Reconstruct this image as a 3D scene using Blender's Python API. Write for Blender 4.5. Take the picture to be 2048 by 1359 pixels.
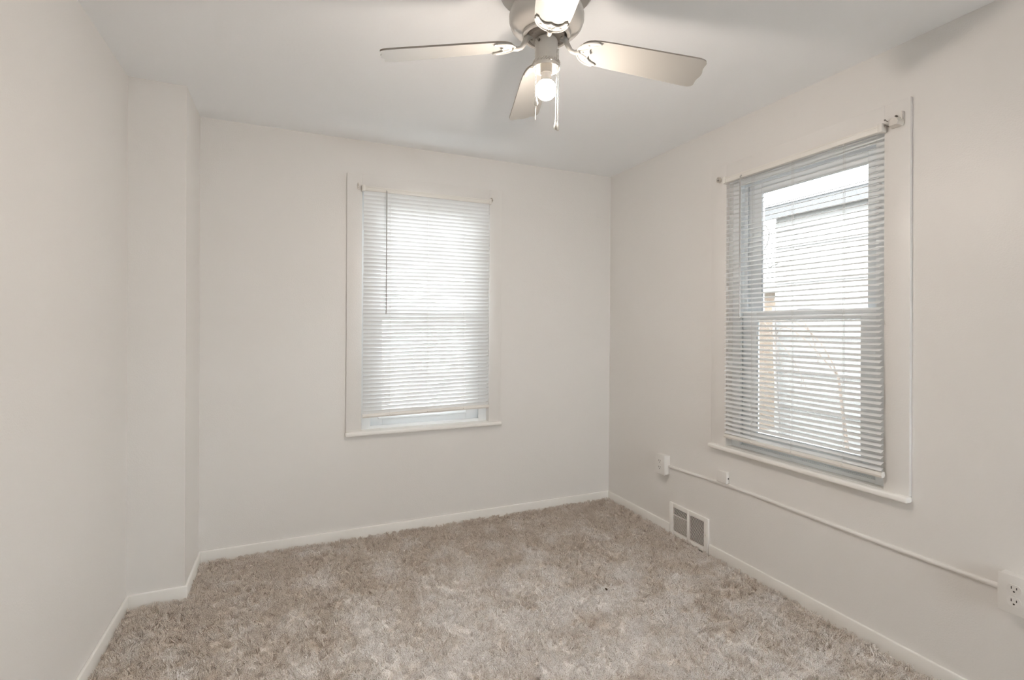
import bpy, bmesh, math, random
from mathutils import Vector, Matrix

random.seed(7)
for o in list(bpy.data.objects):
    bpy.data.objects.remove(o, do_unlink=True)
SC = bpy.context.scene
COL = SC.collection

# ------------------------------------------------------------------ camera
YAW, PITCH, ROLL = 0.41196, -0.0036207, 0.0064041
cam_d = bpy.data.cameras.new('camera')
cam_d.sensor_fit = 'HORIZONTAL'
cam_d.sensor_width = 36.0
cam_d.lens = 36.0 * 1008.22 / 2048
cam_d.shift_y = -26.75 / 2048
cam_d.clip_start = 0.02
cam = bpy.data.objects.new('camera', cam_d)
COL.objects.link(cam)
fw = Vector((math.sin(YAW) * math.cos(PITCH), math.cos(YAW) * math.cos(PITCH), math.sin(PITCH)))
rt = Vector((math.cos(YAW), -math.sin(YAW), 0))
up = rt.cross(fw)
c_, s_ = math.cos(ROLL), math.sin(ROLL)
rt2 = c_ * rt + s_ * up
up2 = -s_ * rt + c_ * up
m3 = Matrix((rt2, up2, -fw)).transposed()
cam.matrix_world = Matrix.Translation((-2.2204, -3.2209, 1.3121)) @ m3.to_4x4()
SC.camera = cam

# ------------------------------------------------------------------ world, exposure
W = bpy.data.worlds.new('overcast_sky')
SC.world = W
W.use_nodes = True
nt = W.node_tree
bg = nt.nodes['Background']
SKY = 16.5
bg.inputs['Strength'].default_value = SKY
bg.inputs['Color'].default_value = (0.95, 0.97, 1.0, 1)
BULB = 860.0
BULB_COL = (1.0, 0.875, 0.765)
SC.view_settings.view_transform = 'Standard'
SC.view_settings.look = 'None'
SC.view_settings.exposure = 0.16
SC.view_settings.gamma = 1.0
SC.view_settings.use_curve_mapping = False
SC.cycles.use_denoising = True
SC.cycles.max_bounces = 11
SC.cycles.diffuse_bounces = 8
SC.cycles.use_adaptive_sampling = True
SC.cycles.adaptive_threshold = 0.04
SC.cycles.glossy_bounces = 4
SC.cycles.transmission_bounces = 8
SC.cycles.transparent_max_bounces = 24
SC.cycles.caustics_reflective = False
SC.cycles.caustics_refractive = False


# ------------------------------------------------------------------ materials
def mat(name, col, rough=0.5, spec=0.5, bump=None, var=None, trans=0.0, metal=0.0):
    m = bpy.data.materials.new(name)
    m.use_nodes = True
    n, l = m.node_tree.nodes, m.node_tree.links
    p = n['Principled BSDF']
    p.inputs['Base Color'].default_value = (*col, 1)
    p.inputs['Roughness'].default_value = rough
    p.inputs['Specular IOR Level'].default_value = spec
    p.inputs['Metallic'].default_value = metal
    tc = n.new('ShaderNodeTexCoord')
    if var:
        sc, amt = var
        ns = n.new('ShaderNodeTexNoise')
        ns.inputs['Scale'].default_value = sc
        ns.inputs['Detail'].default_value = 3
        l.new(tc.outputs['Object'], ns.inputs['Vector'])
        mx = n.new('ShaderNodeMix')
        mx.data_type = 'RGBA'
        mx.inputs['A'].default_value = (*[c * (1 - amt) for c in col], 1)
        mx.inputs['B'].default_value = (*[min(1, c * (1 + amt)) for c in col], 1)
        l.new(ns.outputs['Fac'], mx.inputs['Factor'])
        l.new(mx.outputs['Result'], p.inputs['Base Color'])
    if bump:
        prev = None
        for sc, dist in bump:
            ns = n.new('ShaderNodeTexNoise')
            ns.inputs['Scale'].default_value = sc
            ns.inputs['Detail'].default_value = 2
            l.new(tc.outputs['Object'], ns.inputs['Vector'])
            b = n.new('ShaderNodeBump')
            b.inputs['Strength'].default_value = 1.0
            b.inputs['Distance'].default_value = dist
            l.new(ns.outputs['Fac'], b.inputs['Height'])
            if prev:
                l.new(prev.outputs['Normal'], b.inputs['Normal'])
            prev = b
        l.new(prev.outputs['Normal'], p.inputs['Normal'])
    if trans > 0:
        tr = n.new('ShaderNodeBsdfTranslucent')
        tr.inputs['Color'].default_value = (*col, 1)
        mx = n.new('ShaderNodeMixShader')
        mx.inputs[0].default_value = trans
        l.new(p.outputs[0], mx.inputs[1])
        l.new(tr.outputs[0], mx.inputs[2])
        l.new(mx.outputs[0], n['Material Output'].inputs['Surface'])
    return m


M = {}
M['wall'] = mat('semi_gloss_wall_paint', (0.80, 0.783, 0.762), 0.36, 0.30, bump=[(170, 0.0006), (9, 0.0012)], var=(1.4, 0.008))
M['ceiling'] = mat('ceiling_paint', (0.935, 0.955, 0.975), 0.7, 0.3, bump=[(60, 0.0004)])
M['trim'] = mat('trim_paint', (0.90, 0.89, 0.86), 0.38, 0.5, bump=[(40, 0.0003)])
M['vinyl'] = mat('white_vinyl', (0.91, 0.935, 0.95), 0.35, 0.5, var=(30, 0.01))
M['slat'] = mat('blind_slat_vinyl', (0.83, 0.845, 0.85), 0.42, 0.4, var=(20, 0.01), trans=0.028)
M['rail'] = mat('blind_rail_enamel', (0.82, 0.80, 0.76), 0.4, 0.5, var=(15, 0.01))
M['cord'] = mat('blind_cord', (0.75, 0.75, 0.74), 0.8, 0.2, var=(200, 0.03))
M['wand'] = mat('clear_grey_wand', (0.42, 0.41, 0.40), 0.2, 0.6, var=(60, 0.03))
M['plate'] = mat('outlet_plastic', (0.80, 0.785, 0.76), 0.3, 0.5, var=(40, 0.008))
M['slot'] = mat('outlet_slot', (0.05, 0.045, 0.04), 0.6, 0.3, var=(40, 0.05))
M['dark'] = mat('duct_dark', (0.03, 0.03, 0.035), 0.7, 0.2, var=(20, 0.1))
M['damper'] = mat('galvanised_damper', (0.30, 0.27, 0.24), 0.55, 0.4, var=(30, 0.1))
M['bracket'] = mat('bracket_enamel', (0.50, 0.49, 0.465), 0.35, 0.5, var=(12, 0.01))
M['fan'] = mat('fan_enamel', (0.60, 0.575, 0.54), 0.26, 0.5, var=(12, 0.01))
M['blade'] = mat('fan_blade_laminate', (0.43, 0.42, 0.395), 0.3, 0.5, var=(6, 0.012))
M['bladeedge'] = mat('blade_edge_band', (0.33, 0.30, 0.27), 0.6, 0.3, var=(40, 0.05))
M['motor'] = mat('fan_motor_hub', (0.42, 0.38, 0.34), 0.45, 0.5, var=(40, 0.1))
M['chain'] = mat('bead_chain', (0.55, 0.53, 0.50), 0.3, 0.5, var=(300, 0.05), metal=0.6)
M['pend'] = mat('ivory_pull', (0.80, 0.78, 0.73), 0.3, 0.5, var=(80, 0.02))
M['socket'] = mat('lamp_socket', (0.30, 0.29, 0.27), 0.45, 0.4, var=(50, 0.02))
M['bulbbase'] = mat('bulb_collar', (0.52, 0.51, 0.49), 0.4, 0.4, var=(50, 0.01))
M['nail'] = mat('steel_nail', (0.25, 0.23, 0.21), 0.4, 0.5, var=(200, 0.1), metal=0.5)
M['oldpaint'] = mat('painted_bracket', (0.70, 0.665, 0.62), 0.45, 0.5, var=(60, 0.06))
M['crumb'] = mat('crumb', (0.10, 0.07, 0.05), 0.8, 0.2, var=(400, 0.2))
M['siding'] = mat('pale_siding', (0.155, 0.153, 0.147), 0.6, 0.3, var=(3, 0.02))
M['fascia'] = mat('grey_fascia', (0.06, 0.06, 0.06), 0.5, 0.4, var=(5, 0.05))
M['roof'] = mat('roof_shingle', (0.30, 0.30, 0.31), 0.9, 0.2, var=(8, 0.2), bump=[(40, 0.003)])
M['pipe'] = mat('downspout_metal', (0.16, 0.15, 0.14), 0.5, 0.4, var=(10, 0.1))
M['bark'] = mat('bare_twig', (0.16, 0.13, 0.11), 0.9, 0.2, var=(30, 0.2))
M['cable'] = mat('black_cable', (0.06, 0.055, 0.05), 0.6, 0.3, var=(30, 0.1))
M['soil'] = mat('yard_paving', (0.24, 0.235, 0.22), 0.95, 0.1, var=(2, 0.25), bump=[(20, 0.02)])
M['fence'] = mat('weathered_fence', (0.32, 0.29, 0.26), 0.9, 0.2, var=(4, 0.15))
M['hedge'] = mat('hedge_leaf', (0.10, 0.14, 0.06), 0.8, 0.2, var=(20, 0.3))


def brick_mat():
    m = bpy.data.materials.new('garage_brick')
    m.use_nodes = True
    n, l = m.node_tree.nodes, m.node_tree.links
    p = n['Principled BSDF']
    p.inputs['Roughness'].default_value = 0.9
    tc = n.new('ShaderNodeTexCoord')
    mp = n.new('ShaderNodeMapping')
    mp.inputs['Rotation'].default_value = (math.pi / 2, 0, 0)
    br = n.new('ShaderNodeTexBrick')
    br.inputs['Scale'].default_value = 4.5
    br.inputs['Color1'].default_value = (0.15, 0.105, 0.072, 1)
    br.inputs['Color2'].default_value = (0.175, 0.13, 0.092, 1)
    br.inputs['Mortar'].default_value = (0.165, 0.15, 0.13, 1)
    l.new(tc.outputs['Object'], mp.inputs['Vector'])
    l.new(mp.outputs['Vector'], br.inputs['Vector'])
    l.new(br.outputs['Color'], p.inputs['Base Color'])
    return m


M['brick'] = brick_mat()


def glass_mat():
    m = bpy.data.materials.new('window_glass')
    m.use_nodes = True
    n, l = m.node_tree.nodes, m.node_tree.links
    n.remove(n['Principled BSDF'])
    t = n.new('ShaderNodeBsdfTransparent')
    t.inputs['Color'].default_value = (0.93, 0.95, 0.95, 1)
    g = n.new('ShaderNodeBsdfGlossy')
    g.inputs['Roughness'].default_value = 0.02
    f = n.new('ShaderNodeFresnel')
    f.inputs['IOR'].default_value = 1.45
    mx = n.new('ShaderNodeMixShader')
    l.new(f.outputs[0], mx.inputs[0])
    l.new(t.outputs[0], mx.inputs[1])
    l.new(g.outputs[0], mx.inputs[2])
    l.new(mx.outputs[0], n['Material Output'].inputs['Surface'])
    return m


M['glass'] = glass_mat()


def mesh_screen_mat():
    m = bpy.data.materials.new('insect_screen_mesh')
    m.use_nodes = True
    n, l = m.node_tree.nodes, m.node_tree.links
    p = n['Principled BSDF']
    p.inputs['Base Color'].default_value = (0.16, 0.16, 0.16, 1)
    p.inputs['Roughness'].default_value = 0.7
    t = n.new('ShaderNodeBsdfTransparent')
    mx = n.new('ShaderNodeMixShader')
    mx.inputs[0].default_value = 0.15
    l.new(t.outputs[0], mx.inputs[1])
    l.new(p.outputs[0], mx.inputs[2])
    l.new(mx.outputs[0], n['Material Output'].inputs['Surface'])
    return m


M['screen'] = mesh_screen_mat()


def bulb_mat():
    m = bpy.data.materials.new('lit_bulb_globe')
    m.use_nodes = True
    n, l = m.node_tree.nodes, m.node_tree.links
    n.remove(n['Principled BSDF'])
    e = n.new('ShaderNodeEmission')
    e.inputs['Color'].default_value = (*BULB_COL, 1)
    # an LED dome: the side towards the collar gives less light than the tip
    geo = n.new('ShaderNodeNewGeometry')
    sep = n.new('ShaderNodeSeparateXYZ')
    mr = n.new('ShaderNodeMapRange')
    mr.inputs['From Min'].default_value = 0.30
    mr.inputs['From Max'].default_value = -0.5
    mr.inputs['To Min'].default_value = 0.06 * BULB
    mr.inputs['To Max'].default_value = BULB
    l.new(geo.outputs['Normal'], sep.inputs[0])
    l.new(sep.outputs['Z'], mr.inputs['Value'])
    l.new(mr.outputs['Result'], e.inputs['Strength'])
    l.new(e.outputs[0], n['Material Output'].inputs['Surface'])
    return m


M['bulb'] = bulb_mat()


def carpet_mat(name, hair):
    m = bpy.data.materials.new(name)
    m.use_nodes = True
    n, l = m.node_tree.nodes, m.node_tree.links
    p = n['Principled BSDF']
    p.inputs['Roughness'].default_value = 0.85
    p.inputs['Specular IOR Level'].default_value = 0.2
    tc = n.new('ShaderNodeTexCoord')
    n1 = n.new('ShaderNodeTexNoise')
    n1.inputs['Scale'].default_value = 300
    n1.inputs['Detail'].default_value = 1
    l.new(tc.outputs['Object'], n1.inputs['Vector'])
    r1 = n.new('ShaderNodeValToRGB')
    e = r1.color_ramp.elements
    e[0].position, e[0].color = 0.30, (0.40, 0.34, 0.295, 1)
    e[1].position, e[1].color = 0.66, (0.98, 0.97, 0.965, 1)
    k = e.new(0.45)
    k.color = (0.90, 0.875, 0.855, 1)
    l.new(n1.outputs['Fac'], r1.inputs['Fac'])
    # sheen of leaning nap painted as colour: soft paler and browner patches
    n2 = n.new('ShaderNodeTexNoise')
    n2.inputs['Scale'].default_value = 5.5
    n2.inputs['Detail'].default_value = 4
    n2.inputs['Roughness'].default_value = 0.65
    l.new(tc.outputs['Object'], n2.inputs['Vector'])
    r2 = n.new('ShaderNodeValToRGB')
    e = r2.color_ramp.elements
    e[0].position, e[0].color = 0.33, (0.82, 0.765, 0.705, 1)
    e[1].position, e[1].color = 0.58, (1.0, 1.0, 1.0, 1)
    # brushed-nap sheen and light falloff painted in: mid-room paler, browner along the walls
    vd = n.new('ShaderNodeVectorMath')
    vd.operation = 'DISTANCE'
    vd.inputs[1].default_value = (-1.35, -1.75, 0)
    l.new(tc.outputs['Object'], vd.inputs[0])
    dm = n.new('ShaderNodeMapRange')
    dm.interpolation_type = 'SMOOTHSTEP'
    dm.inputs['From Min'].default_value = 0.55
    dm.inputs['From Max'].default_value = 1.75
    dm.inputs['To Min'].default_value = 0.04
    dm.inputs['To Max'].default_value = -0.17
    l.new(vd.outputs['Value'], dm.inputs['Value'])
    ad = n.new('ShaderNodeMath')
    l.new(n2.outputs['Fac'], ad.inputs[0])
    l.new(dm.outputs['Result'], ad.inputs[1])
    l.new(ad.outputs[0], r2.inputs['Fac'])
    mx = n.new('ShaderNodeMix')
    mx.data_type = 'RGBA'
    mx.blend_type = 'MULTIPLY'
    mx.inputs['Factor'].default_value = 1.0
    l.new(r1.outputs['Color'], mx.inputs['A'])
    l.new(r2.outputs['Color'], mx.inputs['B'])
    l.new(mx.outputs['Result'], p.inputs['Base Color'])
    return m


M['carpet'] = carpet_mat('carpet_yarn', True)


# ------------------------------------------------------------------ mesh builder
class MB:
    def __init__(self):
        self.bm = bmesh.new()

    def box(self, x0, x1, y0, y1, z0, z1, bevel=0.0, seg=2):
        b = bmesh.new()
        bmesh.ops.create_cube(b, size=1)
        for v in b.verts:
            v.co = Vector(((x0 + x1) / 2 + v.co.x * (x1 - x0), (y0 + y1) / 2 + v.co.y * (y1 - y0), (z0 + z1) / 2 + v.co.z * (z1 - z0)))
        if bevel > 0:
            bmesh.ops.bevel(b, geom=b.edges[:], offset=bevel, segments=seg, affect='EDGES', profile=0.5)
        self.join(b)
        return self

    def join(self, b, mtx=None):
        if mtx is not None:
            bmesh.ops.transform(b, matrix=mtx, verts=b.verts)
        me = bpy.data.meshes.new('tmp')
        b.to_mesh(me)
        b.free()
        self.bm.from_mesh(me)
        bpy.data.meshes.remove(me)

    def tube(self, pts, r, n=8, caps=True, closed=False):
        pts = [Vector(p) for p in pts]
        rad = r if isinstance(r, (list, tuple)) else [r] * len(pts)
        rings = []
        for i, p in enumerate(pts):
            a = pts[i - 1] if i > 0 else (pts[-1] if closed else p)
            b = pts[i + 1] if i < len(pts) - 1 else (pts[0] if closed else p)
            t = (b - a).normalized()
            ref = Vector((0, 0, 1)) if abs(t.z) < 0.9 else Vector((1, 0, 0))
            u = t.cross(ref).normalized()
            w = u.cross(t).normalized()
            rings.append([self.bm.verts.new(p + rad[i] * (math.cos(k * 2 * math.pi / n) * u + math.sin(k * 2 * math.pi / n) * w)) for k in range(n)])
        m = len(rings)
        for i in range(m if closed else m - 1):
            A, B = rings[i], rings[(i + 1) % m]
            for k in range(n):
                self.bm.faces.new((A[k], A[(k + 1) % n], B[(k + 1) % n], B[k]))
        if caps and not closed:
            self.bm.faces.new(rings[0][::-1])
            self.bm.faces.new(rings[-1])
        return self

    def lathe(self, prof, c=(0, 0), n=48):
        rings = []
        for r, z in prof:
            if r < 1e-6:
                rings.append([self.bm.verts.new((c[0], c[1], z))])
            else:
                rings.append([self.bm.verts.new((c[0] + r * math.cos(2 * math.pi * k / n), c[1] + r * math.sin(2 * math.pi * k / n), z)) for k in range(n)])
        for A, B in zip(rings, rings[1:]):
            for k in range(n):
                a0, a1 = A[k % len(A)], A[(k + 1) % len(A)]
                b0, b1 = B[k % len(B)], B[(k + 1) % len(B)]
                vs = []
                for v in (a0, a1, b1, b0):
                    if v not in vs:
                        vs.append(v)
                if len(vs) > 2:
                    self.bm.faces.new(vs)
        return self

    def prism(self, outline, h0, h1, f):
        """outline (u,v) polygon extruded between h0 and h1, mapped by f(u,v,h)"""
        A = [self.bm.verts.new(f(u, v, h0)) for u, v in outline]
        B = [self.bm.verts.new(f(u, v, h1)) for u, v in outline]
        n = len(outline)
        self.bm.faces.new(A)
        self.bm.faces.new(B[::-1])
        for i in range(n):
            self.bm.faces.new((A[i], B[i], B[(i + 1) % n], A[(i + 1) % n]))
        return self

    def ball(self, c, r, n=8, sz=1.0):
        b = bmesh.new()
        bmesh.ops.create_uvsphere(b, u_segments=n, v_segments=max(4, n // 2 + 1), radius=r)
        self.join(b, Matrix.Translation(c) @ Matrix.Diagonal((1, 1, sz, 1)))
        return self

    def build(self, name, m, parent=None, origin=None, smooth=None):
        bm = self.bm
        bmesh.ops.recalc_face_normals(bm, faces=bm.faces)
        if origin is None:
            origin = Vector((0, 0, 0))
        origin = Vector(origin)
        par_o = Vector(parent.get('_org', (0, 0, 0))) if parent else Vector((0, 0, 0))
        bmesh.ops.translate(bm, vec=-(origin), verts=bm.verts)
        me = bpy.data.meshes.new(name)
        bm.to_mesh(me)
        bm.free()
        me.materials.append(m)
        o = bpy.data.objects.new(name, me)
        COL.objects.link(o)
        if parent:
            o.parent = parent
            o.location = origin - world_org(parent)
        else:
            o.location = origin
        ORG[o.name] = origin
        if smooth is not None:
            for p in me.polygons:
                p.use_smooth = True
            me.set_sharp_from_angle(angle=math.radians(smooth))
        return o


ORG = {}


def world_org(o):
    return ORG[o.name]


def empty(name, loc):
    o = bpy.data.objects.new(name, None)
    o.empty_display_size = 0.05
    COL.objects.link(o)
    o.location = loc
    ORG[o.name] = Vector(loc)
    return o


def tag(o, label=None, cat=None, group=None, kind=None):
    if label:
        o['label'] = label
    if cat:
        o['category'] = cat
    if group:
        o['group'] = group
    if kind:
        o['kind'] = kind
    return o


def struct(o, label=None, cat=None):
    return tag(o, label, cat, kind='structure')


# ------------------------------------------------------------------ room dimensions
H = 2.44
XL, YC, XC = -2.9130, -0.3900, -2.6841        # side wall plane, chase front plane, chase side plane
YF = -5.00                                     # wall behind the camera
T = 0.16
BW = dict(u0=-1.826, u1=-0.990, z0=0.652, z1=2.150)      # opening in the back wall (u = x)
RW = dict(u0=-1.952, u1=-1.140, z0=0.650, z1=2.127)      # opening in the side wall (u = y)
IDX = lambda u, d, z: (u, d, z)                # back wall: d outward = +y
RGT = lambda u, d, z: (d, u, z)                # side wall: d outward = +x


def lbox(mb, F, u0, u1, d0, d1, z0, z1, bevel=0.0, seg=2):
    a, b = F(u0, d0, z0), F(u1, d1, z1)
    mb.box(min(a[0], b[0]), max(a[0], b[0]), min(a[1], b[1]), max(a[1], b[1]), min(a[2], b[2]), max(a[2], b[2]), bevel, seg)


def wall_with_hole(name, F, ua, ub, w, label):
    mb = MB()
    lbox(mb, F, ua, w['u0'], 0, T, -0.1, H)
    lbox(mb, F, w['u1'], ub, 0, T, -0.1, H)
    lbox(mb, F, w['u0'], w['u1'], 0, T, -0.1, w['z0'])
    lbox(mb, F, w['u0'], w['u1'], 0, T, w['z1'], H)
    struct(mb.build(name, M['wall']), label, 'wall')


wall_with_hole('wall_back', IDX, XL - T, T, BW, 'off-white painted wall with the closed white blind')
wall_with_hole('wall_right', RGT, YF - T, 0, RW, 'off-white painted wall with the open blind and the floor vent')
struct(MB().box(XL - T, XL, YF - T, 0, -0.1, H).build('wall_left', M['wall']), 'plain off-white wall running to the boxed-in chase', 'wall')
struct(MB().box(XL, XC, YC, 0, -0.015, H).build('wall_chase', M['wall']), 'narrow boxed-in chase jutting from the corner, painted off-white', 'wall')
FILL_WIN = dict(u0=-1.05, u1=-0.20, z0=0.45, z1=2.12)  # opening added in the unseen wall to let in soft daylight
FRT = lambda u, d, z: (u, YF - d, z)           # wall behind the camera: d outward = -y
wall_with_hole('wall_front', FRT, XL, 0, FILL_WIN, 'off-white wall behind the viewer with a window added for fill daylight')
struct(MB().box(XL - T, T, YF - T, T, H, H + 0.1).build('ceiling', M['ceiling']), 'flat white ceiling above the fan', 'ceiling')
struct(MB().box(XL, 0, YF, 0, -0.1, -0.016).build('floor', M['fence']), 'floor under the carpet', 'floor')


# ------------------------------------------------------------------ carpet
def carpet():
    bm = bmesh.new()
    st = 0.05

    def patch(x0, x1, y0, y1):
        nx, ny = max(1, round((x1 - x0) / st)), max(1, round((y1 - y0) / st))
        g = [[bm.verts.new((x0 + (x1 - x0) * i / nx, y0 + (y1 - y0) * j / ny, -0.014)) for j in range(ny + 1)] for i in range(nx + 1)]
        for i in range(nx):
            for j in range(ny):
                bm.faces.new((g[i][j], g[i + 1][j], g[i + 1][j + 1], g[i][j + 1]))
    e = 0.012
    patch(XL + e, -e, YF, YC - e)
    patch(XC + e, -e, YC - e, -e)
    bmesh.ops.remove_doubles(bm, verts=bm.verts, dist=0.0001)
    # the nap patches are only in the yarn colour
    me = bpy.data.meshes.new('carpet')
    bm.to_mesh(me)
    bm.free()
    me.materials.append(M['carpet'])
    o = bpy.data.objects.new('carpet', me)
    COL.objects.link(o)
    tag(o, 'brown cut-pile carpet covering the whole floor', 'carpet', kind='stuff')
    md = o.modifiers.new('pile', 'PARTICLE_SYSTEM')
    ps = o.particle_systems[0]
    s = ps.settings
    s.type = 'HAIR'
    s.count = 90000
    s.use_advanced_hair = True
    s.emit_from = 'FACE'
    s.distribution = 'RAND'
    s.use_even_distribution = True
    s.hair_step = 2
    s.render_step = 2
    s.display_step = 2
    s.hair_length = 0.012
    s.normal_factor = 0.0030
    s.factor_random = 0.0044
    s.tangent_factor = 0.0
    s.child_type = 'SIMPLE'
    s.child_radius = 0.012
    s.rendered_child_count = 8
    s.child_percent = 0
    s.child_length = 1.0
    s.clump_factor = 0.0
    s.roughness_1 = 0.0
    s.roughness_1_size = 0.02
    s.roughness_endpoint = 0.003
    s.root_radius = 1.0
    s.tip_radius = 0.75
    s.radius_scale = 0.0023
    s.use_close_tip = False
    ps.seed = 3
    return o


carpet()


# ------------------------------------------------------------------ baseboards
def baseboard(name, x0, x1, y0, y1, label, h=0.056):
    mb = MB().box(x0, x1, y0, y1, -0.0155, h, bevel=0.004, seg=3)
    struct(mb.build(name, M['trim'], smooth=40), label, 'baseboard')


b = 0.012
baseboard('baseboard_back', XC, 0, -b, 0, 'white baseboard below the closed blind')
baseboard('baseboard_right', -b, 0, -0.690, -b, 'short white baseboard between the room corner and the vent')
baseboard('baseboard_right_near', -b, 0, YF, -1.018, 'long white baseboard below the open blind')
baseboard('baseboard_left', XL, XL + b, YF, YC - b, 'white baseboard along the plain wall')
baseboard('baseboard_chase', XL, XC + b, YC - b, YC, 'short white baseboard across the front of the chase')
baseboard('baseboard_chase_side', XC, XC + b, YC, -b, 'short white baseboard on the narrow side of the chase')


# ------------------------------------------------------------------ windows
def window(name, F, w, label, cas_l, cas_r, cas_t, sm=0.132, screen=True):
    u0, u1, z0, z1 = w['u0'], w['u1'], w['z0'], w['z1']
    org = F((u0 + u1) / 2, 0, z0)
    root = empty(name, org)
    struct(root, label, 'window')
    # casing
    mb = MB()
    cl = u0 - cas_l
    cr = u1 + cas_r
    lbox(mb, F, cl, u0, -0.015, 0, z0, z1 + cas_t, 0.0008)
    lbox(mb, F, u1, cr, -0.015, 0, z0, z1 + cas_t, 0.0008)
    lbox(mb, F, u0, u1, -0.015, 0, z1, z1 + cas_t, 0.0008)
    mb.build('casing', M['wall'], root, org, smooth=40)
    # stool
    mb = MB()
    lbox(mb, F, cl - 0.004, cr + 0.004, -0.040, 0.0, z0 - 0.025, z0, 0.008, 4)
    lbox(mb, F, u0, u1, -0.01, 0.032, z0 - 0.02, z0 + 0.001)
    mb.build('window_sill', M['trim'], root, org, smooth=40)
    # vinyl frame with two tracks
    mb = MB()

    def ring(wid, d0, d1, bev=0.001, hz=0.016):
        lbox(mb, F, u0, u0 + wid, d0, d1, z0, z1, bev)
        lbox(mb, F, u1 - wid, u1, d0, d1, z0, z1, bev)
        lbox(mb, F, u0 + wid, u1 - wid, d0, d1, z1 - wid * 0.8, z1, bev)
        lbox(mb, F, u0 + wid, u1 - wid, d0, d1, z0, z0 + hz, bev)
    ring(0.040, 0.036, 0.149)
    for d, ww in ((0.030, 0.058), (0.047, 0.047), (0.078, 0.058), (0.094, 0.047), (0.126, 0.058)):
        ring(ww, d, d + 0.008, hz=0.0185)
    mb.build('window_frame', M['vinyl'], root, org, smooth=40)

    def sash(pname, d0, d1, za, zb, sw, rb, rt_, lift=False):
        a, c = u0 + 0.048, u1 - 0.048
        m2 = MB()
        lbox(m2, F, a, u0 + sw, d0, d1, za, zb, 0.003)
        lbox(m2, F, u1 - sw, c, d0, d1, za, zb, 0.003)
        lbox(m2, F, u0 + sw, u1 - sw, d0, d1, za, za + rb, 0.003)
        lbox(m2, F, u0 + sw, u1 - sw, d0, d1, zb - rt_, zb, 0.003)
        so = m2.build(pname, M['vinyl'], root, org, smooth=40)
        m3_ = MB()
        dm = (d0 + d1) / 2
        lbox(m3_, F, u0 + sw - 0.006, u1 - sw + 0.006, dm - 0.002, dm + 0.002, za + rb - 0.006, zb - rt_ + 0.006)
        m3_.build('pane', M['glass'], so, org)
        if lift:
            m4 = MB()
            lbox(m4, F, u0 + 0.11, u1 - 0.14, d0 - 0.014, d0, za + rb - 0.040, za + rb - 0.028, 0.004, 3)
            m4.build('lift_rail', M['vinyl'], so, org, smooth=40)
            m5 = MB()
            um = (u0 + u1) / 2
            lbox(m5, F, um - 0.035, um + 0.035, d0 + 0.004, d0 + 0.022, zb, zb + 0.012, 0.003)
            m5.build('sash_lock', M['vinyl'], so, org, smooth=40)
        return so
    sash('upper_sash', 0.098, 0.124, 1.352, z1 - 0.026, sm, 0.030, z1 - 0.026 - 2.031)
    sash('lower_sash', 0.058, 0.082, z0 + 0.014, 1.388, sm + 0.005, 0.082, 0.040, True)
    if screen:
        m6 = MB()
        lbox(m6, F, u0 + 0.05, u1 - 0.05, 0.140, 0.1405, z0 + 0.02, 1.37)
        m6.build('insect_screen', M['screen'], root, org)
    return root


window('window_1', IDX, BW, 'white double-hung window behind the closed blind', 0.090, 0.087, 0.078)
window('window_2', RGT, RW, 'white double-hung window behind the open blind, house outside', 0.094, 0.107, 0.082).rotation_euler.x = -0.0055


window('added_fill_window', FRT, FILL_WIN, 'unseen uncovered window added behind the viewer for fill daylight', 0.09, 0.09, 0.06, sm=0.10, screen=False)  # added window, never in view, brightens the room from behind the camera


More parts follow.
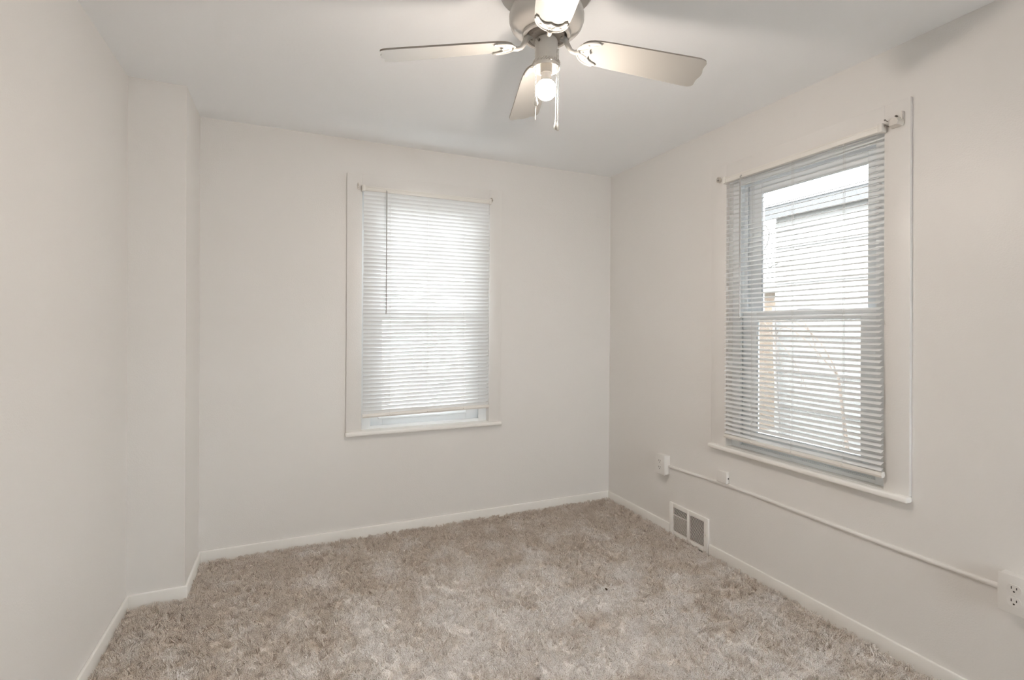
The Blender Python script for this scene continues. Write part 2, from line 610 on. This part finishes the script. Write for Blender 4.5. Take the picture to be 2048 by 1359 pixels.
# ------------------------------------------------------------------ blinds
def blind(F, w, label, tilt, cords, wand_u, wand_z, zt, zb_a, zb_b, gap, n=57, flare=(0.0, 0.0)):
    u0, u1 = w['u0'] + gap[0], w['u1'] - gap[1]
    dc = -0.033
    org = F((u0 + u1) / 2, dc, zt + 0.03)
    root = empty('mini_blind', org)
    tag(root, label, 'blind', 'mini blinds')
    # head rail: U channel with end caps
    mb = MB()
    lbox(mb, F, u0, u1, dc - 0.014, dc + 0.013, zt, zt + 0.027, 0.002)
    lbox(mb, F, u0, u1, dc - 0.0155, dc - 0.0130, zt + 0.020, zt + 0.0272, 0.001)
    mb.build('headrail', M['rail'], root, org, smooth=40)
    for uu in (u0, u1):
        mb = MB()
        lbox(mb, F, uu - 0.009, uu + 0.009, dc - 0.018, -0.018, zt - 0.003, zt + 0.033, 0.003)
        mb.build('end_bracket', M['rail'], root, org, smooth=40)
    # slats
    mb = MB()
    wv = 0.0248
    ca, sa = math.cos(tilt), math.sin(tilt)
    rnd = random.Random(5)
    zs0 = zt - 0.012
    za_l, za_r = zb_a + 0.030, zb_b + 0.030

    for i in range(n):
        f = i / (n - 1)
        t_i = tilt + rnd.uniform(-0.02, 0.02)
        ca, sa = math.cos(t_i), math.sin(t_i)
        zl = zs0 + (za_l - zs0) * f
        zr = zs0 + (za_r - zs0) * (f if f > 0 else 0)
        ul = u0 + flare[0] * (1 - f) - flare[1] * f + rnd.uniform(0, 0.003)
        ur = u1 - rnd.uniform(0, 0.003)
        rows = []
        NS = 10
        for s in range(NS + 1):
            g = s / NS
            uu = ul + (ur - ul) * g
            zc = zl + (zr - zl) * g + 0.0008 * math.sin(g * math.pi * 3 + i)
            row = []
            for k in range(5):
                q = (k / 4 - 0.5) * wv
                crown = 0.0016 * (1 - (2 * k / 4 - 1) ** 2)
                # q < 0: room edge. positive tilt drops the room edge
                d = dc + q * ca - crown * sa
                z = zc + q * sa + crown * ca
                row.append(mb.bm.verts.new(F(uu, d, z)))
            rows.append(row)
        for A, B in zip(rows, rows[1:]):
            for k in range(4):
                mb.bm.faces.new((A[k], A[k + 1], B[k + 1], B[k]))
    mb.build('slats', M['slat'], root, org, smooth=60)
    # bottom rail
    mb = MB()
    o_ = []
    for (du, dz) in ((-0.012, -0.007), (-0.008, -0.016), (0.008, -0.016), (0.012, -0.007), (0.009, 0.006), (-0.010, 0.006)):
        o_.append((du, dz))
    A = [mb.bm.verts.new(F(u0 - flare[1], dc + a_, zb_a + 0.014 + b_)) for a_, b_ in o_]
    B = [mb.bm.verts.new(F(u1, dc + a_, zb_b + 0.014 + b_)) for a_, b_ in o_]
    for i in range(6):
        mb.bm.faces.new((A[i], A[(i + 1) % 6], B[(i + 1) % 6], B[i]))
    mb.bm.faces.new(A)
    mb.bm.faces.new(B[::-1])
    br = mb.build('bottom_rail', M['rail'], root, org)
    # ladder cords
    for cu in cords:
        g = (cu - u0) / (u1 - u0)
        zb = zb_a + (zb_b - zb_a) * g
        mb = MB()
        for dd in (-0.0128, 0.0128):
            mb.tube([F(cu + (0.004 if dd > 0 else -0.004), dc + dd, zt + 0.002), F(cu + (0.004 if dd > 0 else -0.004), dc + dd, zb + 0.016)], 0.0006, 5)
        mb.tube([F(cu, dc, zt + 0.002), F(cu, dc, zb + 0.014)], 0.0007, 5)
        z = zb + 0.03
        mb.build('ladder_cord', M['cord'], root, org)
        mb = MB()
        mb.ball(F(cu, dc - 0.012, zb + 0.010), 0.005, 8)
        mb.build('cord_plug', M['rail'], br, org, smooth=60)
    # wand
    mb = MB()
    mb.tube([F(wand_u, dc - 0.022, zt + 0.006), F(wand_u, dc - 0.024, zt - 0.016), F(wand_u, dc - 0.024, wand_z)], 0.0036, 6)
    mb.tube([F(wand_u, dc - 0.010, zt + 0.010), F(wand_u, dc - 0.018, zt + 0.012), F(wand_u, dc - 0.022, zt + 0.004)], 0.0018, 6)
    mb.build('tilt_wand', M['wand'], root, org, smooth=50)
    return root


blind(IDX, BW, 'closed white mini blind on the window nearest the chase', -1.17, (-1.655, -1.418, -1.176), -1.686, 1.373, 2.124, 0.738, 0.752, (0.003, 0.008))
blind(RGT, RW, 'open white mini blind showing the house next door', 0.40, (-1.322, -1.549, -1.793), -1.262, 1.362, 2.099, 0.705, 0.705, (0.006, 0.005), n=57, flare=(0.010, 0.008)).rotation_euler.x = -0.005


# ------------------------------------------------------------------ old curtain-rod brackets and nails
def bracket(F, u, z, label, style):
    root = empty('curtain_rod_bracket', F(u, -0.018, z))
    tag(root, label, 'bracket', 'old curtain rod brackets')
    org = F(u, -0.018, z)
    mb = MB()
    if style == 'hook':
        lbox(mb, F, u - 0.006, u + 0.006, -0.0195, -0.018, z - 0.016, z + 0.016, 0.0004)
        mb.build('mounting_plate', M['oldpaint'], root, org, smooth=40)
        mb = MB()
        mb.tube([F(u, -0.019, z + 0.006), F(u, -0.034, z + 0.004), F(u - 0.002, -0.040, z + 0.010), F(u - 0.003, -0.036, z + 0.018)], 0.0022, 8)
        mb.build('hook', M['oldpaint'], root, org, smooth=50)
        mb = MB().ball(F(u + 0.002, -0.0205, z - 0.008), 0.0042, 10)
        mb.build('screw', M['plate'], root, org, smooth=60)
    elif style == 'cup':
        ring = [F(u + 0.011 * math.cos(t), -0.030, z + 0.014 * math.sin(t)) for t in [i * 2 * math.pi / 20 for i in range(20)]]
        mb.tube(ring, 0.0026, 6, closed=True)
        ring2 = [F(u + 0.011 * math.cos(t), -0.022, z + 0.014 * math.sin(t)) for t in [i * 2 * math.pi / 20 for i in range(20)]]
        mb.tube(ring2, 0.0028, 6, closed=True)
        mb.build('cup_ring', M['oldpaint'], root, org, smooth=60)
        mb = MB().tube([F(u, -0.018, z), F(u, -0.021, z)], 0.012, 16)
        mb.build('back_plate', M['oldpaint'], root, org, smooth=50)
        mb = MB().tube([F(u, -0.020, z - 0.003), F(u, -0.034, z - 0.004)], [0.0055, 0.0035], 8)
        mb.build('screw', M['nail'], root, org, smooth=50)
    else:
        prof = [(-0.022, -0.018), (0.018, -0.018), (0.024, -0.004), (0.014, 0.016), (-0.012, 0.018), (-0.022, 0.002)]
        mb.prism([(-a, b_) for a, b_ in prof], -0.018, -0.050, lambda a, b_, h: F(u + a * (1 - (abs(h) - 0.018) * 9), h, z + b_ * (1 - (abs(h) - 0.018) * 7)))
        mb.build('painted_block', M['oldpaint'], root, org)
        mb = MB()
        lbox(mb, F, u - 0.020, u - 0.017, -0.030, -0.018, z + 0.006, z + 0.038, 0.0005)
        mb.build('bent_tab', M['oldpaint'], root, org)
        mb = MB().tube([F(u + 0.005, -0.018, z + 0.026), F(u + 0.005, -0.026, z + 0.027)], 0.004, 8)
        mb.build('screw', M['nail'], root, org, smooth=50)
    return root


bracket(IDX, -1.851, 2.152, 'small painted hook bracket beside the wand end of the closed blind', 'hook')
bracket(IDX, -0.984, 2.155, 'small ring-shaped bracket on the casing by the room-corner end of the closed blind', 'cup')
bracket(RGT, -1.086, 2.132, 'painted oval cup bracket at the far end of the open blind', 'cup')
bracket(RGT, -1.996, 2.124, 'chunky painted bracket on the casing near the wall gloss spot', 'block')


def nail(F, u, z, lean, label):
    mb = MB()
    mb.tube([F(u, -0.016, z), F(u + lean, -0.034, z + 0.003), F(u + lean * 1.1, -0.035, z + 0.003)], [0.0014, 0.0014, 0.0034], 8)
    mb.ball(F(u + lean * 1.15, -0.0355, z + 0.003), 0.0036, 8)
    tag(mb.build('nail', M['nail'], None, F(u, -0.018, z), smooth=50), label, 'nail', 'nails by the open blind')


nail(RGT, -1.957, 2.142, 0.000, 'upper of two bare nails beside the open blind headrail')
nail(RGT, -1.962, 2.121, 0.004, 'lower bent nail beside the open blind headrail')


# ------------------------------------------------------------------ outlets, raceway, phone jack, vent
def outlet(yc, zc, label):
    org = (0, yc, zc)
    root = empty('electrical_outlet', org)
    tag(root, label, 'outlet', 'surface-mounted outlets')
    hw, hh = 0.0415, 0.061
    MB().box(-0.040, 0, yc - hw, yc + hw, zc - hh, zc + hh, 0.003).build('outlet_box', M['plate'], root, org, smooth=40)
    fp = MB().box(-0.047, -0.040, yc - hw - 0.002, yc + hw + 0.002, zc - hh - 0.003, zc + hh + 0.003, 0.003, 3).build('faceplate', M['plate'], root, org, smooth=40)
    for s in (1, -1):
        z = zc + s * 0.0205
        pts = []
        for i in range(28):
            a = 2 * math.pi * i / 28
            y, zz = 0.0185 * math.cos(a), 0.0185 * math.sin(a)
            zz = max(-0.0150, min(0.0150, zz))
            pts.append((y, zz))
        r = MB().prism(pts, -0.0468, -0.0490, lambda a, b_, h: (h, yc + a, z + b_)).build('receptacle', M['plate'], root, org, smooth=30)
        mb = MB()
        mb.box(-0.0494, -0.0485, yc + 0.0055, yc + 0.0078, z - 0.0005, z + 0.0085)
        mb.box(-0.0494, -0.0485, yc - 0.0078, yc - 0.0055, z + 0.0005, z + 0.0080)
        mb.tube([(-0.0485, yc, z - 0.0075), (-0.0494, yc, z - 0.0075)], 0.0028, 10)
        mb.build('slots', M['slot'], r, org)
    MB().tube([(-0.0465, yc, zc), (-0.0485, yc, zc)], 0.0030, 10).build('screw', M['plate'], root, org, smooth=50)
    # groove between receptacles and plate reads as a thin shadow ring
    return root


outlet(-0.6350, 0.4225, 'white surface-mounted outlet near the room corner above the vent')
outlet(-2.3712, 0.4355, 'white surface-mounted outlet at the near end of the wire raceway')

mb = MB()
pts = [(-0.676, 0.4135), (-0.85, 0.4205), (-1.08, 0.4300), (-1.32, 0.4335), (-1.65, 0.4295), (-1.95, 0.4280), (-2.332, 0.4325)]
prof = [(0, -0.0085), (-0.008, -0.0085), (-0.012, -0.005), (-0.0135, 0.0), (-0.012, 0.005), (-0.008, 0.0085), (0, 0.0085)]
rings = [[mb.bm.verts.new((a, y, z + b_)) for a, b_ in prof] for y, z in pts]
for A, B in zip(rings, rings[1:]):
    for k in range(len(prof)):
        mb.bm.faces.new((A[k], A[(k + 1) % len(prof)], B[(k + 1) % len(prof)], B[k]))
mb.bm.faces.new(rings[0])
mb.bm.faces.new(rings[-1][::-1])
tag(mb.build('wire_raceway', M['plate'], None, (0, -1.5, 0.43), smooth=35), 'thin white wire raceway running along the wall between two outlets', 'raceway')

org = (0, -1.1225, 0.4785)
jack = empty('phone_jack', org)
tag(jack, 'small white phone jack box resting on the wire raceway', 'phone jack')
MB().box(-0.024, 0, -1.156, -1.083, 0.4415, 0.507, 0.005, 3).build('jack_body', M['plate'], jack, org, smooth=40)
MB().box(-0.021, -0.0045, -1.1575, -1.1555, 0.459, 0.490, 0.0006).build('port_bezel', M['plate'], jack, org, smooth=40)
MB().box(-0.016, -0.009, -1.1582, -1.1570, 0.467, 0.476).build('port', M['slot'], jack, org)

org = (0, -0.8525, 0.0)
vent = empty('wall_vent', org)
tag(vent, 'white louvred heating vent set in the wall above the carpet', 'vent')
mb = MB()
VY0, VY1, VZ0, VZ1 = -1.013, -0.688, -0.004, 0.195
ow = [(-0.981, -0.862), (-0.843, -0.722)]
ZA, ZB_ = 0.022, 0.172
mb.box(-0.013, 0, ow[1][1], VY1, VZ0, VZ1, 0.0015)
mb.box(-0.013, 0, ow[0][1], ow[1][0], VZ0, VZ1, 0.0015)
mb.box(-0.013, 0, VY0, ow[0][0], VZ0, VZ1, 0.0015)
for a, c in ow:
    mb.box(-0.013, 0, a, c, ZB_, VZ1, 0.0012)
    mb.box(-0.013, 0, a, c, VZ0, ZA, 0.0012)
mb.build('vent_frame', M['trim'], vent, org, smooth=40)
for j, (a, c) in enumerate(ow):
    mb = MB()
    nl = 20
    for i in range(nl):
        z = ZA + (ZB_ - ZA) * (i + 0.5) / nl
        v = [mb.bm.verts.new(p) for p in ((-0.0118, a, z + 0.0012), (-0.0118, c, z + 0.0012), (-0.0060, c, z + 0.0004), (-0.0060, a, z + 0.0004))]
        w_ = [mb.bm.verts.new((q.co.x, q.co.y, q.co.z - 0.0020)) for q in v]
        mb.bm.faces.new(v)
        mb.bm.faces.new(w_[::-1])
        for k in range(4):
            mb.bm.faces.new((v[k], w_[k], w_[(k + 1) % 4], v[(k + 1) % 4]))
    mb.build('louvers', M['trim'], vent, org)
    MB().box(-0.0012, -0.0002, a, c, ZA, ZB_).build('duct_opening', M['dark'], vent, org)
MB().box(-0.0028, -0.0014, ow[1][0], ow[1][1], ZA, ZA + 0.102).build('damper', M['damper'], vent, org)
MB().tube([(-0.0115, ow[1][0], ZA + 0.104), (-0.0115, ow[1][1], ZA + 0.104)], 0.0018, 6).build('damper_edge', M['trim'], vent, org)
MB().tube([(-0.012, -0.997, 0.099), (-0.018, -0.997, 0.099)], [0.005, 0.004], 10).build('lever', M['oldpaint'], vent, org, smooth=50)

mb = MB().ball((0, 0, 0), 0.006, 8, 0.7)
for v in mb.bm.verts:
    v.co *= 1 + random.uniform(-0.25, 0.25)
    v.co.y *= 1.6
o = mb.build('crumb', M['crumb'], None, (0, 0, 0), smooth=60)
o.location = (-0.786, -1.127, 0.006)
tag(o, 'tiny dark crumb lying alone on the carpet', 'crumb')


# ------------------------------------------------------------------ ceiling fan
FX, FY, FR, FTH, FW, FPHI, FTX, FTY, FDH = -1.4465, -1.7209, 0.5344, -0.3242, 0.0668, 0.2217, 0.0079, 0.0234, -0.1050
DTH = (0.0238, 0.0339, -0.0088, -0.0489)
DPH = (0.0308, 0.008, -0.0261, -0.0128)
DDH = (-0.0232, 0.0269, -0.0202, 0.0161)
ZBL = 2.25
forg = Vector((FX, FY, H))
fan = empty('ceiling_fan', forg)
tag(fan, 'white four-blade ceiling fan with one bare lit bulb', 'ceiling fan')
C2 = (FX, FY)
MB().lathe([(0, 2.44), (0.156, 2.44), (0.156, 2.415), (0.150, 2.409), (0.10, 2.405), (0, 2.405)], C2, 64).build('ceiling_plate', M['fan'], fan, forg, smooth=35)
MB().lathe([(0.0, 2.406), (0.106, 2.406), (0.107, 2.394), (0.112, 2.378), (0.120, 2.356), (0.125, 2.338), (0.1245, 2.322), (0.119, 2.306), (0.108, 2.294), (0.096, 2.287),
            (0.086, 2.283), (0.080, 2.279), (0.080, 2.272), (0.077, 2.269), (0.069, 2.270), (0.067, 2.276), (0.066, 2.292), (0, 2.292)], C2, 64).build('motor_housing', M['fan'], fan, forg, smooth=35)
mb = MB().lathe([(0, 2.292), (0.058, 2.292), (0.061, 2.287), (0.061, 2.274), (0.058, 2.268), (0.040, 2.266), (0, 2.266)], C2, 48)
for k in range(8):
    a = k * math.pi / 4 + 0.2
    mb.tube([(FX + 0.052 * math.cos(a), FY + 0.052 * math.sin(a), 2.270), (FX + 0.052 * math.cos(a), FY + 0.052 * math.sin(a), 2.263)], 0.005, 8)
mb.build('rotor_hub', M['motor'], fan, forg, smooth=35)


def bl(k, r, v, h):
    a = FTH + k * math.pi / 2 + DTH[k]
    ph = FPHI + DPH[k]
    e = Vector((math.cos(a), math.sin(a)))
    n = Vector((-math.sin(a), math.cos(a)))
    d = e * r + n * (v * math.cos(ph) + h * math.sin(ph))
    return Vector((FX + d.x, FY + d.y, ZBL - v * math.sin(ph) + h * math.cos(ph) + FTX * d.x + FTY * d.y + (FDH + DDH[k]) * r))


half = [(0.112, 0.0), (0.1125, 0.010), (0.115, 0.020), (0.120, 0.030), (0.128, 0.039), (0.139, 0.046), (0.153, 0.0505), (0.170, 0.0535), (0.214, 0.0568), (0.30, 0.0595), (0.40, 0.0626),
        (0.49, 0.0654), (0.506, 0.0652), (0.517, 0.0632), (0.525, 0.0590), (0.5290, 0.0525), (0.5296, 0.046), (0.5285, 0.038), (0.5283, 0.029), (0.530, 0.020), (0.5335, 0.010), (0.5344, 0.0)]
half = [(u * (1 + 0.014 * max(0, (u - 0.112) / 0.42)), v) for u, v in half]
outline = half + [(u, -v) for u, v in half[-2:0:-1]]
TH = 0.0055
for k in range(4):
    b_o = bl(k, 0.112, 0, 0)
    mb = MB().prism(outline, -TH / 2, TH / 2, lambda u, v, h: bl(k, u, v, h))
    blade = mb.build('fan_blade', M['blade'], fan, b_o)
    blade.data.materials.append(M['bladeedge'])
    for p in blade.data.polygons:
        if len(p.vertices) == 4:
            p.material_index = 1
    # bracket under the blade root: a crescent with scalloped inner edge
    mb = MB()
    outer = []
    for i in range(25):
        t = math.pi / 2 + math.pi * i / 24
        outer.append((0.166 + 0.062 * math.cos(t), 0.0505 * math.sin(t)))
    # outer runs from +v tip round the root to -v tip; inner returns
    inn = [(0.176, -0.047), (0.172, -0.041), (0.158, -0.036), (0.147, -0.027), (0.142, -0.018), (0.144, -0.008), (0.150, 0.0), (0.144, 0.008), (0.142, 0.018), (0.147, 0.027), (0.158, 0.036), (0.172, 0.041), (0.176, 0.047)]
    mb.prism([(u, v) for u, v in outer] + inn, -TH / 2 - 0.0045, -TH / 2 + 0.0005, lambda u, v, h: bl(k, u, v, h))
    hb = -TH / 2 - 0.0045
    # raised rim and struts
    mb.tube([bl(k, u, v, hb) for u, v in outer], 0.0032, 6)
    mb.tube([bl(k, u, v, hb) for u, v in inn], 0.0024, 6)
    for s in (-1, 1):
        mb.tube([bl(k, 0.108, 0, hb - 0.001), bl(k, 0.126, 0.010 * s, hb), bl(k, 0.143, 0.020 * s, hb)], 0.0030, 6)
    # arm from the rotor to the crescent
    arm = []
    for (r_, dz) in ((0.050, 0.030), (0.064, 0.024), (0.074, 0.006), (0.084, -0.008), (0.096, -0.011), (0.110, -0.008)):
        p = bl(k, r_, 0, 0)
        arm.append((p.x, p.y, p.z + dz))
    mb.tube(arm, [0.011, 0.010, 0.0085, 0.0075, 0.0075, 0.009], 10)
    br_ = mb.build('blade_bracket', M['bracket'], blade, b_o, smooth=40)
    for (u, v) in ((0.122, 0.0), (0.136, 0.031), (0.136, -0.031)):
        MB().tube([bl(k, u, v, hb + 0.001), bl(k, u, v, hb - 0.0028)], [0.0046, 0.0036], 10).build('screw', M['oldpaint'], blade, b_o, smooth=50)

# light kit
kit = MB().lathe([(0, 2.267), (0.029, 2.267), (0.0355, 2.261), (0.0385, 2.252), (0.0385, 2.184), (0.036, 2.180), (0, 2.180)], C2, 40).build('switch_housing', M['fan'], fan, forg, smooth=35)
mb = MB()
for ph in (0.0, math.pi):
    pts = []
    for i in range(120):
        a = 2 * math.pi * i / 120
        q = 16 * a + ph
        pts.append((FX + (0.0420 + 0.0022 * math.cos(q)) * math.cos(a), FY + (0.0420 + 0.0022 * math.cos(q)) * math.sin(a), 2.1815 + 0.0036 * math.sin(q)))
    mb.tube(pts, 0.0030, 6, closed=True)
mb.build('rope_ring', M['fan'], kit, forg, smooth=60)
MB().lathe([(0.0375, 2.186), (0.0410, 2.184), (0.0440, 2.180), (0.0448, 2.172), (0.0462, 2.166), (0.0454, 2.164), (0.0430, 2.166), (0.0422, 2.178), (0.036, 2.1815)], C2, 48).build('shade_fitter', M['fan'], kit, forg, smooth=35)
for k in range(3):
    a = 2 * math.pi * k / 3 + 0.4
    MB().tube([(FX + 0.046 * math.cos(a), FY + 0.046 * math.sin(a), 2.174), (FX + 0.054 * math.cos(a), FY + 0.054 * math.sin(a), 2.174)], [0.0022, 0.0038], 8).build('thumb_screw', M['fan'], kit, forg, smooth=50)
MB().lathe([(0, 2.200), (0.0195, 2.200), (0.0195, 2.150), (0.0180, 2.148), (0.0, 2.148)], C2, 32).build('lamp_socket', M['socket'], fan, forg, smooth=35)
BZ = 2.0965
bulb = MB().lathe([(0.0, 2.156), (0.0150, 2.156), (0.0165, 2.150), (0.0172, 2.134), (0.0195, 2.1255), (0.0235, 2.1210), (0.0, 2.1210)], C2, 32).build('light_bulb', M['bulbbase'], fan, forg, smooth=35)
prof = []
a0 = math.asin((2.1208 - BZ) / 0.0338)
for i in range(17):
    a = a0 + (-math.pi / 2 - a0) * i / 16
    prof.append((max(0.0, 0.0338 * math.cos(a)), BZ + 0.0338 * math.sin(a)))
prof[-1] = (0.0, BZ - 0.0338)
MB().lathe([(0.0, 2.1207)] + prof, C2, 40).build('glowing_globe', M['bulb'], bulb, forg, smooth=40)

# pull chains
camr = Vector((0.916, -0.400, 0))
camf = Vector((-0.458, -0.889, 0))
A_ = Vector((FX, FY, 0))


def chain(mb, p0, p1, step=0.0046, r=0.0017):
    p0, p1 = Vector(p0), Vector(p1)
    n = int((p1 - p0).length / step)
    for i in range(n + 1):
        mb.ball(p0.lerp(p1, i / max(1, n)), r, 6)
    mb.tube([p0, p1], 0.0006, 4)


sw = A_ + camr * -0.026 + camf * 0.030
MB().tube([sw - camf * 0.006 - camr * -0.004 + Vector((0, 0, 2.246)), sw + camf * 0.006 + camr * -0.002 + Vector((0, 0, 2.246))], [0.0055, 0.0045], 10).build('switch_knob', M['nail'], kit, forg, smooth=50)
ct = sw + camf * 0.007 + camr * -0.009
mb = MB()
chain(mb, ct + Vector((0, 0, 2.246)), ct + Vector((0.001, 0, 2.052)))
chain(mb, ct + Vector((0.001, 0, 2.032)), ct + Vector((0, 0, 1.982)))
pc = mb.build('pull_chain', M['chain'], fan, forg, smooth=60)
q = ct + Vector((0.002, 0, 0))
MB().lathe([(0, 2.055), (0.0022, 2.055), (0.0040, 2.049), (0.0066, 2.038), (0.0072, 2.033), (0.0055, 2.029), (0, 2.028)], (q.x, q.y), 16).build('pull_knob', M['pend'], pc, forg, smooth=40)
for (off, zz) in ((0.0315, 1.958), (0.0395, 1.954)):
    ct2 = A_ + camr * off + camf * 0.032
    top = A_ + camr * (0.036 if off < 0.035 else 0.0405) + camf * 0.030
    mb = MB()
    chain(mb, top + Vector((0, 0, 2.214)), ct2 + Vector((0, 0, zz + 0.018)))
    pc = mb.build('pull_chain', M['chain'], fan, forg, smooth=60)
    MB().lathe([(0, zz + 0.020), (0.0018, zz + 0.020), (0.0034, zz + 0.014), (0.0052, zz + 0.003), (0.0050, zz - 0.003), (0.0034, zz - 0.006), (0, zz - 0.0065)], (ct2.x, ct2.y), 14).build('pull_knob', M['pend'], pc, forg, smooth=40)


# ------------------------------------------------------------------ outside
struct(MB().box(-14, 16, 0.4, 16, -0.75, -0.65).build('ground_rear', M['soil']), 'paved yard outside the windows', 'ground')
struct(MB().box(-14, 16, -16, -4.2, -0.75, -0.65).build('ground_front', M['soil']), 'paved ground in front of the house', 'ground')
struct(MB().box(0.4, 16, -4.2, 0.4, -0.75, -0.65).build('ground_side', M['soil']), 'paved strip between the two houses', 'ground')

# neighbouring house with lapped siding
ho = (2.9, -2.6, -0.65)
house = empty('neighbouring_house', ho)
tag(house, 'pale sided house seen through the open blind', 'house')
HX, HY1 = 2.9, 0.90
mb = MB()
mb.box(HX + 0.02, HX + 4.0, -9, HY1, -0.65, 2.60)
lap = 0.20
z = -0.60
while z < 2.60:
    v = [mb.bm.verts.new(p) for p in ((HX - 0.012, -9, z), (HX - 0.012, HY1, z), (HX + 0.02, HY1, z), (HX + 0.02, -9, z), (HX + 0.004, -9, min(2.6, z + lap)), (HX + 0.004, HY1, min(2.6, z + lap)))]
    mb.bm.faces.new((v[0], v[1], v[5], v[4]))
    mb.bm.faces.new((v[0], v[3], v[2], v[1]))
    mb.bm.faces.new((v[1], v[2], v[5]))
    z += lap
mb.build('siding_wall', M['siding'], house, ho)
MB().box(HX - 0.13, HX - 0.10, -9.2, HY1 + 0.15, 2.53, 2.67).build('fascia', M['fascia'], house, ho)
MB().box(HX - 0.10, HX + 0.02, -9.2, HY1 + 0.15, 2.56, 2.58).build('soffit', M['siding'], house, ho)
mb = MB()
v = [mb.bm.verts.new(p) for p in ((HX - 0.15, -9.3, 2.67), (HX - 0.15, HY1 + 0.2, 2.67), (HX + 4.0, HY1 + 0.2, 3.0), (HX + 4.0, -9.3, 3.0))]
w_ = [mb.bm.verts.new((q_.co.x, q_.co.y, q_.co.z + 0.03)) for q_ in v]
mb.bm.faces.new(v)
mb.bm.faces.new(w_[::-1])
for k in range(4):
    mb.bm.faces.new((v[k], w_[k], w_[(k + 1) % 4], v[(k + 1) % 4]))
mb.build('roof', M['roof'], house, ho)
MB().tube([(HX - 0.06, HY1 - 0.03, 1.55), (HX - 0.06, HY1 - 0.05, 0.9), (HX - 0.06, HY1 - 0.10, 0.2), (HX - 0.06, HY1 - 0.10, -0.6)], 0.018, 8).build('downspout', M['pipe'], house, ho, smooth=50)

# brick garage beyond
go = (6.0, 4.6, -0.65)
gar = empty('brick_garage', go)
tag(gar, 'orange brick garage beyond the corner of the pale house', 'garage')
MB().box(4.6, 9.0, 3.6, 7.5, -0.65, 1.95).build('brick_wall', M['brick'], gar, go)
MB().box(4.4, 9.2, 3.4, 7.7, 1.95, 2.08).build('flat_roof', M['siding'], gar, go)

# utility cable looping beside the house
mb = MB().tube([(2.690, 0.945, 2.511), (2.680, 0.919, 2.489), (2.680, 0.845, 2.436), (2.680, 0.811, 2.368), (2.680, 0.812, 2.313), (2.680, 0.837, 2.226), (2.680, 0.889, 2.177), (2.690, 0.945, 2.163)], 0.007, 6)
mb.tube([(2.690, 0.935, 2.408), (2.680, 0.904, 2.361), (2.680, 0.870, 2.242), (2.680, 0.870, 2.153), (2.680, 0.874, 2.073), (2.680, 0.861, 2.004), (2.680, 0.795, 1.974), (2.680, 0.744, 1.991), (2.709, 0.720, 2.006)], 0.007, 6)
mb.tube([(2.68, 1.02, 2.50), (2.73, 1.02, 2.53), (2.785, 1.02, 2.545)], 0.007, 6)
mb.build('utility_cable', M['cable'], house, ho, smooth=60)

# bare shrub between the houses
so = (1.9, -0.35, -0.65)
shrub = empty('bare_shrub', so)
tag(shrub, 'bare arching twigs of a shrub outside the open blind', 'shrub')
rnd = random.Random(11)
MB().tube([(1.9, -0.6, -0.66), (1.92, -0.58, 0.2), (1.9, -0.5, 0.9)], [0.022, 0.016, 0.010], 8).build('stem', M['bark'], shrub, so, smooth=60)
for (p0, p1, p2, p3) in (((1.9, -0.5, 0.9), (1.9, -0.25, 1.50), (1.95, 0.15, 1.40), (2.0, 0.52, 1.28)),
                         ((1.9, -0.5, 0.9), (1.95, 0.05, 1.48), (1.95, 0.20, 1.38), (1.95, 0.10, 0.95)),
                         ((1.9, 0.22, 1.36), (1.9, 0.08, 1.22), (1.9, -0.15, 1.0), (1.9, -0.24, 0.72)),
                         ((1.9, -0.10, 1.42), (1.9, -0.22, 1.36), (1.9, -0.30, 1.22), (1.9, -0.33, 0.98)),
                         ((1.9, 0.15, 1.30), (1.9, 0.10, 1.15), (1.9, 0.05, 1.05), (1.9, -0.02, 0.85))):
    P0, P1, P2, P3 = map(Vector, (p0, p1, p2, p3))
    pts = []
    for i in range(17):
        t = i / 16
        pts.append((1 - t) ** 3 * P0 + 3 * t * (1 - t) ** 2 * P1 + 3 * t * t * (1 - t) * P2 + t ** 3 * P3)
    mb = MB().tube(pts, [0.006 - 0.004 * i / 16 for i in range(17)], 5)
    for i in range(5, 16, 2):
        q_ = pts[i]
        mb.tube([q_, q_ + Vector((rnd.uniform(-.05, .05), rnd.uniform(-.06, .06), rnd.uniform(-.09, .01)))], 0.0018, 4)
    mb.build('branch', M['bark'], shrub, so, smooth=60)

# back yard seen in slivers through the closed blind
fo = (-1.0, 4.2, -0.65)
fence = empty('board_fence', fo)
tag(fence, 'weathered board fence behind the closed blind', 'fence')
mb = MB()
x = -7.0
while x < 4.4:
    if not (-0.55 < x < -0.05):
        mb.box(x, x + 0.13, 4.2, 4.22, -0.65, 0.80 + 0.03 * math.sin(x * 7))
    x += 0.14
mb.build('boards', M['fence'], fence, fo)
mb = MB()
for z in (-0.3, 0.5):
    mb.box(-7.0, 4.4, 4.22, 4.26, z, z + 0.09)
mb.build('rails', M['fence'], fence, fo)
